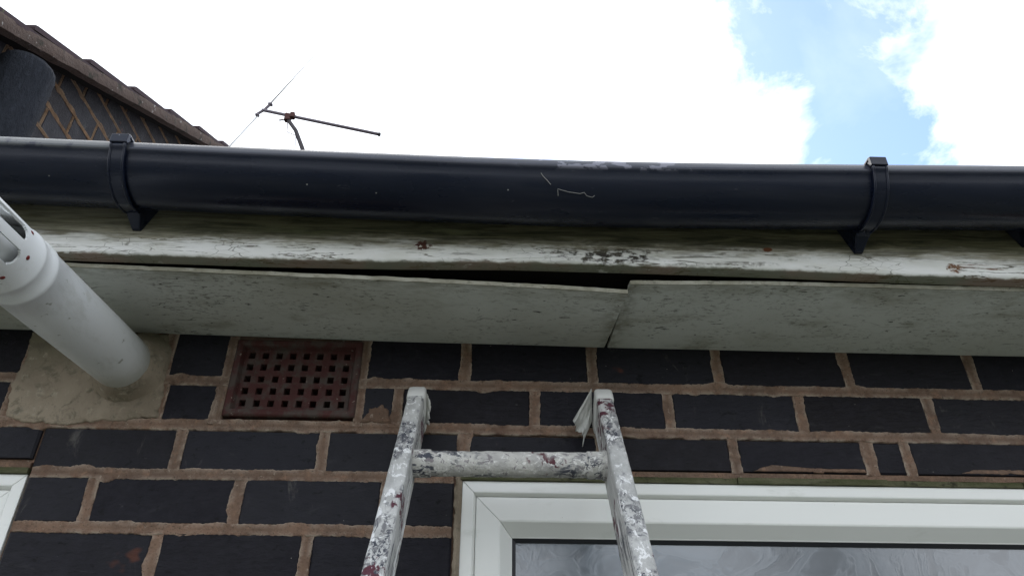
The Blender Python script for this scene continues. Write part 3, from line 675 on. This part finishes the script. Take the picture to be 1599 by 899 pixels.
# ------------------------------------------------------------------ gutter
gut = tag(empty('gutter', (.0, -.298, 2.44)), 'sagging black half-round rain gutter along the fascia', 'gutter')
LIP = [(-1.7, 2.540), (-.664, 2.5177), (-.482, 2.5131), (-.299, 2.5084), (-.088, 2.5037), (.069, 2.5008), (.16, 2.5000), (.255, 2.5002), (.443, 2.5033), (.634, 2.508), (.826, 2.5128), (1.7, 2.530)]
CY, RR = -.298, .0545
def gut_profile(off=0.0):
    """outer then inner outline (y, dz from lip top, rim weight), from the front lip round to the fascia side"""
    o = [(CY - RR + .0030 - off, .0, 1), (CY - RR + .0012 - off, -.0012, 1), (CY - RR - .0010 - off, -.007, 1), (CY - RR - .0028 - off, -.0125, 1), (CY - RR - .0033 - off, -.0150, 1), (CY - RR - .0026 - off, -.0175, .6), (CY - RR - .0008 - off, -.0200, .1)]
    for a in range(192, 356, 8): o.append((CY + (RR + off) * math.cos(R(a)), -.012 + (RR + off) * math.sin(R(a)) * 1.0, 0))
    o += [(CY + RR + off, -.012, 0), (CY + RR + off, -.002, 0)]
    return o
op = gut_profile()
inn = [(y + (.0026 if y < CY else -.0026) * (1 if abs(y - CY) > .02 else .2), z + (.0026 if z < -.03 else 0), 0) for y, z, _ in op][::-1]
inn[-1] = (CY - RR + .0058, 0, 1); inn[-2] = (CY - RR + .0045, -.003, 1)
full = op + inn
xs = [XL + i * .02 for i in range(int((XR - XL) / .02) + 1)]
vs = []; rim = []
def lip(x):
    return sum(lerp_path(LIP, x + d) for d in (-.06, -.03, 0, .03, .06)) / 5
for x in xs:
    for y, dz, w in full: vs.append((x, y + .298, lip(x) + dz - 2.44)); rim.append(w)
n = len(full); fs = [(k * n + i, k * n + (i + 1) % n, (k + 1) * n + (i + 1) % n, (k + 1) * n + i) for k in range(len(xs) - 1) for i in range(n)]
ch = obj('channel', vs, fs, M_GUTTER, gut, rim=rim); autosmooth(ch, 50)
def bracket(x):
    b = empty('bracket', (x, 0, 0)); b.parent = gut
    zl = lip(x) - 2.44; hw = .0112; y_ = .298
    sp = gut_profile(.0022); so = gut_profile(.0058)
    def sec(xx, lst): return [(xx, y + y_, zl + z) for y, z in lst]
    a = [(y, z) for y, z, _ in so]; i_ = [(y, z) for y, z, _ in sp][::-1]
    g = G(); g.sweep([sec(-hw, a + i_), sec(hw, a + i_)], True, False)
    na = len(a)
    for sx in (-hw, hw):                      # side walls of the strap
        base = len(g.v); ring = sec(sx, a + i_); g.v += [Vector(p) for p in ring]; N = len(ring)
        g.f += [(base + t, base + t + 1, base + N - 2 - t, base + N - 1 - t) for t in range(na - 1)]
    o = g.build('strap', M_BRACKET, b); autosmooth(o, 50)
    for e in (-1, 1):                         # raised edge ribs
        g = G(); rr_ = []
        for (y, z) in a[3:]:
            rr_.append(Vector((e * (hw - .0018), y + y_, zl + z)))
        g.tube(rr_, .0019, 6); g.build('rib', M_BRACKET, b, smooth=True)
    # clip over the lip
    g = G(); g.prism([(-.0122, CY - RR - .0115 + y_, zl - .012), (-.0122, CY - RR - .0115 + y_, zl + .0030), (-.0122, CY - RR - .006 + y_, zl + .0055), (-.0122, CY - RR + .010 + y_, zl + .0055), (-.0122, CY - RR + .010 + y_, zl + .001), (-.0122, CY - RR - .0045 + y_, zl + .001), (-.0122, CY - RR - .0045 + y_, zl - .012)], (.0244, 0, 0))
    o = g.build('clip', M_BRACKET, b); bv = o.modifiers.new('b', 'BEVEL'); bv.width = .001; bv.segments = 2
    # gusset down to the fascia
    zb = -.012 - RR
    tip = lerp_path([(-.5, 2.4335), (.6, 2.4215), (.86, 2.441)], x) - 2.44
    yf = -.2437 + y_
    vs = []
    for hw_, (y, z) in ((.0120, (CY + y_ - .018, zl + zb + .004)), (.016, (CY + y_ + .030, zl + zb + .03)), (.026, (yf, zl + zb + .034)), (.0062, (yf, tip)), (.0055, (yf - .006, tip + .0005)), (.0105, (yf - .026, tip + .015))):
        vs += [(-hw_, y, z), (hw_, y, z)]
    n = 6; fs = [tuple(2 * i for i in range(n)), tuple(2 * i + 1 for i in range(n))[::-1]] + [(2 * i, 2 * i + 1, 2 * ((i + 1) % n) + 1, 2 * ((i + 1) % n)) for i in range(n)]
    o = obj('gusset', vs, fs, M_BRACKET, b); bv = o.modifiers.new('b', 'BEVEL'); bv.width = .0012; bv.segments = 2
for x in (-.488, .600, .868): bracket(x)
# bits of dry grass stuck to the gutter and the boards
def straw(name, pts, r, label):
    g = G(); base = Vector(pts[0]); P_ = []
    for a, b in zip(pts, pts[1:]):
        for j in range(4): P_.append(Vector(a).lerp(Vector(b), j / 4) - base)
    P_.append(Vector(pts[-1]) - base); g.tube(P_, r, 5)
    tag(g.build(name, M_STRAW, None, base), label, 'straw', 'bits of straw on the gutter')
def on_gutter(x, ang): return (x, CY + (RR + .0012) * math.cos(R(ang)), lip(x) - .012 + (RR + .0012) * math.sin(R(ang)))
straw('straw', [on_gutter(.110, 196), on_gutter(.113, 201), on_gutter(.119, 207), on_gutter(.124, 213)], .0005, 'short straight dry straw stuck below the gutter lip')
straw('straw', [on_gutter(.135, 229), on_gutter(.134, 219), on_gutter(.150, 223), on_gutter(.166, 225), on_gutter(.172, 223), on_gutter(.176, 228), on_gutter(.184, 230), on_gutter(.187, 227)], .0004, 'kinked dry straw stuck to the middle of the gutter')

# ------------------------------------------------------------------ air brick
ab = tag(empty('air_brick', (-.285, 0, 2.247)), 'red terracotta air brick with square holes under the soffit', 'air brick')
g = G(); x0, x1, z0, z1 = -.1075, .1085, -.0025, .1385; bd = .0115
def ring4(x0, x1, z0, z1, y): return [(x0, y, z0), (x1, y, z0), (x1, y, z1), (x0, y, z1)]
g.sweep([ring4(x0, x1, z0, z1, .08), ring4(x0, x1, z0, z1, -.003), ring4(x0 + .003, x1 - .003, z0 + .003, z1 - .003, -.006), ring4(x0 + bd, x1 - bd, z0 + bd, z1 - bd, -.005), ring4(x0 + bd + .004, x1 - bd - .004, z0 + bd + .004, z1 - bd - .004, .006)], True, False)
o = g.build('rim', M_TERRA, ab); bv = o.modifiers.new('b', 'BEVEL'); bv.width = .0012; bv.segments = 2; bv.limit_method = 'ANGLE'
ix0, ix1, iz0, iz1 = x0 + bd + .0035, x1 - bd - .0035, z0 + bd + .0035, z1 - bd - .0035
NC, NR = 8, 5; hx = .0108; hz = .0118
cx = [ix0 + (ix1 - ix0) * (i + .5) / NC for i in range(NC)]; cz = [iz0 + (iz1 - iz0) * (j + .5) / NR for j in range(NR)]
ex = [ix0]; ez = [iz0]
for c_ in cx: ex += [c_ - hx / 2, c_ + hx / 2]
for c_ in cz: ez += [c_ - hz / 2, c_ + hz / 2]
ex.append(ix1); ez.append(iz1); g = G()
nxv = len(ex); vs = []
for z in ez:
    for x in ex: vs.append((x + .0004 * nz(x * 90, z * 90), .0055 + .0007 * nz(x * 60, z * 60, 4), z + .0004 * nz(x * 90, z * 90, 7)))
b0 = len(vs); vs2 = [(x, .030, z) for x, _, z in vs]; fs = []
for j in range(len(ez) - 1):
    for i in range(nxv - 1):
        q = (j * nxv + i, j * nxv + i + 1, (j + 1) * nxv + i + 1, (j + 1) * nxv + i)
        if i % 2 == 1 and j % 2 == 1:
            for a_, b_ in zip(q, q[1:] + q[:1]): fs.append((a_, a_ + b0, b_ + b0, b_))
        else: fs.append(q)
obj('lattice', vs + vs2, fs, M_TERRA, ab)
g = G(); g.box((x0 + .002, .055, z0 + .002), (x1 - .002, .0555, z1 - .002)); g.build('back', M_DARK, ab)

# ------------------------------------------------------------------ boiler flue
fl = tag(empty('boiler_flue', (-.5609, 0, 2.3256)), 'white plastic boiler flue pipe projecting from the cement patch', 'flue')
FD = Vector((.025, -1, -.1158)).normalized(); FA = Vector((1, .025, 0)).normalized(); FU = FA.cross(FD) * -1
if FU.z < 0: FU = -FU
FR = .045
def fring(t, r_, n=64): return [FD * t + (FA * math.cos(2 * math.pi * i / n) + FU * math.sin(2 * math.pi * i / n)) * r_ for i in range(n)]
g = G(); T = .424                              # the slotted terminal starts here
prof = [(-.05, FR), (.10, FR), (.30, FR), (.352, FR), (.355, FR + .0022), (.362, FR + .0022), (.365, FR), (.383, FR), (.386, FR + .0018), (.392, FR + .0018), (.395, FR), (T, FR)]
g.sweep([fring(t, r_, 128) for t, r_ in prof], True, False); autosmooth(g.build('pipe', M_FLUE, fl), 50)
n = 128; SR = .011
ts = [T] + [T + .005 + SR * f for f in (0, .06, .2, .42, .7, 1)] + [T + .08, T + .088, T + .095]
wid = {1: 1.7, 2: 2.9, 3: 4.0, 4: 4.7, 5: 5.0, 6: 5.0, 7: 4.0}
rings = [fring(t, FR, n) for t in ts]; vs = [p for r_ in rings for p in r_]; ri = [p for t in ts for p in fring(t, FR - .003, n)]
fs = []; nv = len(vs)
def open_(k, i): return k in wid and abs((i % 16) + .5 - 6) < wid[k]
for k in range(len(ts) - 1):
    for i in range(n):
        j = (i + 1) % n; q = (k * n + i, k * n + j, (k + 1) * n + j, (k + 1) * n + i)
        if not open_(k, i):
            fs.append(q); fs.append(tuple(nv + t for t in q[::-1]))
            for (kk, ii, e) in ((k, i - 1, (q[0], q[3])), (k, i + 1, (q[1], q[2])), (k - 1, i, (q[0], q[1])), (k + 1, i, (q[3], q[2]))):
                if 0 <= kk < len(ts) - 1 and open_(kk, ii % n): fs.append((e[0], e[1], nv + e[1], nv + e[0]))
obj('terminal', vs + ri, fs, M_FLUE, fl)
g = G(); g.sweep([fring(t, r_) for t, r_ in ((T + .095, FR), (T + .099, FR - .003), (T + .099, .001))], True, False); g.build('end_cap', M_FLUE, fl)
g = G(); g.sweep([fring(t, r_, 32) for t, r_ in ((T - .02, .030), (T + .094, .030))], True, False); g.build('inner_pipe', M_FLUE, fl, smooth=True)
g = G(); rings = []
for t, r_ in ((.040, .0440), (.038, .0470), (.031, .0510), (.019, .0560), (.009, .0630), (-.002, .072)):
    rings.append([Vector((-.5609, 0, 2.3256)) + p + Vector((.0035 * nz(i_ * .3, t * 60), 0, .0035 * nz(i_ * .3, t * 60, 5))) for i_, p in enumerate(fring(t, r_, 64))])
for rg in rings:
    for p in rg: p.z = min(p.z, 2.386); p.x = min(p.x, -.4995 + .003 * nz(p.z * 60))
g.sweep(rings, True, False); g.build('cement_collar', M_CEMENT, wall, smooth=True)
for a in (30, 75, 120, 165, 210, 255, 300, 345):
    d = FA * math.cos(R(a)) + FU * math.sin(R(a)); c_ = FD * (T - .007) + d * (FR - .0005)
    g = G(); g.tube([c_, c_ + d * .0010, c_ + d * .0014], [.0029, .0029, .0015], 12); g.build('rivet', M_RED, fl, smooth=True)

# ------------------------------------------------------------------ ladder
lad = tag(empty('ladder', (.0325, -1.766, 0)), 'paint-spattered ladder leaning on the wall beside the window', 'ladder')
lz = Vector((.0155, .6, .7998)).normalized(); lx = Vector((.3214, -.0081, -.0032)).normalized(); lx = (lx - lz * lx.dot(lz)).normalized(); ly = lz.cross(lx)
mm = Matrix((lx, ly, lz)).transposed().to_4x4(); lad.rotation_euler = mm.to_euler()
LW, ST, SDp, LL = .3225, .0255, .065, 2.8486
def stile(sx):
    g = G(); rings = []; x0, x1 = (-LW / 2, -LW / 2 + ST) if sx < 0 else (LW / 2 - ST, LW / 2)
    c = .0045; z = -.02; pr_ = []
    for (cx_, cy_, a0) in ((x1 - c, c, 270), (x1 - c, SDp - c, 0), (x0 + c, SDp - c, 90), (x0 + c, c, 180)):
        for a in (0, 30, 60, 90): pr_.append((cx_ + c * math.cos(R(a0 + a)), cy_ + c * math.sin(R(a0 + a))))
    pts_ = []
    for i in range(16):                          # extra points along the flats so that the lumps show
        a, b = pr_[i], pr_[(i + 1) % 16]; pts_.append(a); d = math.hypot(a[0] - b[0], a[1] - b[1])
        for q in range(1, int(d / .006)): t = q / int(d / .006); pts_.append((a[0] + (b[0] - a[0]) * t, a[1] + (b[1] - a[1]) * t))
    zs_ = [-.02 + .04 * i for i in range(58)]; zs_ += [zs_[-1] + .005 * i for i in range(1, 200) if zs_[-1] + .005 * i < LL - .002]; zs_.append(LL - .002)
    mx_, my_ = (x0 + x1) / 2, SDp / 2
    for z in zs_:
        rg = []
        for (px, py) in pts_:
            d = .0007 * nz(px * 150, py * 150, z * 90) + .0006 * nz(px * 60, py * 60, z * 35) ; dx, dy = px - mx_, py - my_
            l = math.hypot(dx, dy); rg.append((px + dx / l * d, py + dy / l * d, z))
        rings.append(rg)
    rings.append([(mx_ + (px - mx_) * .85, my_ + (py - my_) * .95, LL) for px, py in pts_])
    g.sweep(rings, True, True); o = g.build('stile', M_LADDER, lad); o.data.materials.append(M_LADSIDE); autosmooth(o, 45)
    for p_ in o.data.polygons:
        if abs(p_.normal.x) > .75: p_.material_index = 1
    g = G(); e = .0014; rings = []
    for z, k in ((LL - .034, -.0004), (LL - .032, e), (LL - .02, e * 1.3), (LL - .006, e), (LL, -.001), (LL + .0022, -.005)):
        rings.append([(px + (.5 if px > mx_ else -.5) * 2 * k + .0006 * nz(px * 90, py * 90, z * 90), py + (1 if py > my_ else -1) * k, z + (.004 * nz(px * 70, py * 40, 3) if z < LL - .03 else 0)) for px, py in pts_])
    g.sweep(rings, True, True); autosmooth(g.build('tape_wrap', M_CAP, o), 50)
stile(-1); stile(1)
for k in range(9):
    zc = 2.6805 - .285 * k
    g = G(); rings = []; n = 28; xa, xb = -LW / 2 + ST - .004, LW / 2 - ST + .004; nx_ = 70
    for i in range(nx_ + 1):
        x = xa + (xb - xa) * i / nx_
        rings.append([(x, .034 + (.0178 + .0008 * nz(x * 90, math.cos(a) * 2, math.sin(a) * 2 + k * 9) + .0007 * nz(x * 40, math.cos(a), math.sin(a) + k * 5)) * math.cos(a), zc + (.0178 + .0008 * nz(x * 90, math.cos(a) * 2, math.sin(a) * 2 + k * 9)) * math.sin(a)) for a in [2 * math.pi * i_ / n for i_ in range(n)]])
    g.sweep(rings, True, True); ru = g.build('rung', M_RUNG, lad, smooth=True)
    for e in (-1, 1):
        g = G(); prof = [(0, .0178), (0, .0200), (.024, .0196), (.0255, .0178)] if e < 0 else [(0, .0178), (0, .0212), (.005, .0212), (.006, .0196), (.027, .0194), (.0285, .0178)]
        xe = (xa + .0035) if e < 0 else (xb - .0035)
        g.sweep([[(xe - e * t, .034 + r_ * math.cos(a), zc + r_ * math.sin(a)) for a in [2 * math.pi * i_ / n for i_ in range(n)]] for t, r_ in prof], True, False)
        autosmooth(g.build('collar', M_RUNG, ru), 40)
# rags stuck to the stile tops
def rag(pts, folds, label, sd):
    """pts: four world corners: attached top, attached bottom, free bottom, free top"""
    a, b, c_, d = [Vector(p) for p in pts]; n = 26; vs = []; base = a
    for j in range(n + 1):
        for i in range(n + 1):
            s_, t = i / n, j / n
            p = (a * (1 - t) + b * t) * (1 - s_) + (d * (1 - t) + c_ * t) * s_
            w = s_ * (.0045 * math.sin(folds * t * 6.28 + 2 * nz(s_ * 3, t * 3, sd)) + .004 * nz(s_ * 5, t * 7, sd)) + .0012 * nz(s_ * 18, t * 18, sd)
            p = p + Vector((.35 * w, -w, .3 * w)) + Vector((0, 0, -.010 * s_ * max(0, nz(t * 7, sd, 3))))
            if i == n: p += (p - a) * (.16 * nz(t * 11, sd, 6))
            vs.append(p - base)
    fs = [(j * (n + 1) + i, j * (n + 1) + i + 1, (j + 1) * (n + 1) + i + 1, (j + 1) * (n + 1) + i) for j in range(n) for i in range(n)]
    o = obj('rag', vs, fs, M_RAG, None, base, smooth=True); so = o.modifiers.new('s', 'SOLIDIFY'); so.thickness = .0012
    tag(o, label, 'rag', 'rags caught on the ladder')
rag([(.2085, -.052, 2.281), (.2105, -.030, 2.236), (.1945, -.040, 2.199), (.1765, -.046, 2.228)], 1.6, 'crumpled white rag trailing from the right ladder stile', 2.0)
rag([(-.0600, -.050, 2.276), (-.0615, -.024, 2.232), (-.0525, -.040, 2.218), (-.0500, -.046, 2.248)], 2.2, 'small white rag bunched on the left ladder stile', 9.0)

# ------------------------------------------------------------------ aerial on the low roof
AY = 1.2
ae = tag(empty('roof_aerial', (-.66, AY, 3.06)), 'old bent roof aerial with thin rods against the sky', 'aerial')
def L(x, z, y=AY): return Vector((x + .66, y - AY, z - 3.06))
g = G(); g.tube([L(-.66, 3.06), L(-.70, 3.55), L(-.752, 3.93), L(-.762, 3.96), L(-.805, 4.06), L(-.845, 4.118)], [.010, .010, .0095, .009, .0085, .0085], 10); g.build('mast', M_BARKM, ae, smooth=True)
g = G(); g.tube([L(-.968, 4.176), L(-.4505, 4.0501)], .0070, 10); bo = g.build('boom', M_ALU, ae, smooth=True)
g = G(); g.tube([L(-.4535, 4.0505), L(-.4455, 4.0488)], .0088, 10); g.build('end_plug', M_GASKET, bo, smooth=True)
g = G(); g.tube([L(-.862, 4.149), L(-.830, 4.141)], .0115, 10); g.box(L(-.862, 4.116, AY - .012), L(-.838, 4.140, AY + .012)); g.box(L(-.840, 4.130, AY - .014), L(-.822, 4.156, AY + .008)); g.build('clamp', M_RUST, ae)
g = G(); g.tube([L(-.852, 4.118), L(-.872, 4.120), L(-.885, 4.117)], .0035, 6); g.tube([L(-.848, 4.118), L(-.84, 4.05), L(-.80, 4.03), L(-.79, 3.97)], .0018, 6); g.build('loose_wire', M_RUST, ae)
g = G(); g.tube([L(-.985, 4.150), L(-.958, 4.178), L(-.938, 4.214)], .0062, 8); g.box(L(-.990, 4.140, AY - .008), L(-.975, 4.149, AY + .008)); g.box(L(-.947, 4.207, AY - .008), L(-.930, 4.216, AY + .008)); g.build('rod_holder', M_ALU, ae)
g = G(); g.tube([L(-1.13, 3.815), L(-.978, 4.145)], .0032, 6); g.build('rod', M_ROD, ae, smooth=True)
g = G(); g.tube([L(-.945, 4.205), L(-.752, 4.6303)], [.0032, .0020], 6); g.build('rod', M_ROD, ae, smooth=True)

# ------------------------------------------------------------------ two conifers across the garden, mirrored in the window pane
M_BARK = mat_plain('bark', (.06, .045, .035), .9, .1, .2, 30, .004)
m_ = Mat('conifer_foliage'); c = m_.mix(m_.noise(3, 4, .6), (.035, .055, .028), (.06, .085, .04)); M_LEAF = m_.out(c, .7, .25)
def conifer(x, y, h, r0, n, label, slim):
    t = tag(empty('conifer_tree', (x, y, 0)), label, 'tree', 'conifers across the garden')
    g = G(); g.tube([(0, 0, -.05), (.02, 0, h * .4), (0, .03, h * .95)], [.13 if not slim else .09, .09 if not slim else .06, .015], 8); g.build('trunk', M_BARK, t, smooth=True)
    rr = random.Random(int(x * 10)); g = G()
    for k in range(n):
        u = rr.random() ** .8; z = h * (.12 + .88 * u)
        R_ = r0 * (1 - u) ** (.75 if not slim else .35) * (.82 + .3 * math.sin(z * 9 + x)) + .04
        a = rr.uniform(0, 6.283); rad = R_ * math.sqrt(rr.uniform(.25, 1.0)); p = Vector((math.cos(a) * rad, math.sin(a) * rad, z + rr.uniform(-.06, .06)))
        o_ = Vector((math.cos(a + rr.uniform(-.6, .6)), math.sin(a + rr.uniform(-.6, .6)), rr.uniform(-.5, .5 if not slim else 1.2))).normalized(); s_ = o_.cross(Vector((rr.uniform(-1, 1), rr.uniform(-1, 1), 1))).normalized()
        l = rr.uniform(.08, .17); w = l * .28
        g.add([p - s_ * w * .4, p + o_ * l * .5 - s_ * w, p + o_ * l, p + o_ * l * .5 + s_ * w, p + s_ * w * .4], [(0, 1, 2, 3, 4)])
    g.build('crown', M_LEAF, t)
conifer(4.62, -9.0, 6.2, 1.25, 9000, 'broad dark conifer mirrored in the window pane right of the ladder', False)
conifer(1.26, -9.0, 6.6, .34, 5000, 'slender dark conifer added to supply a dark band mirrored in the window pane', True)  # slim tree added only for the straight dark band in the pane's reflection
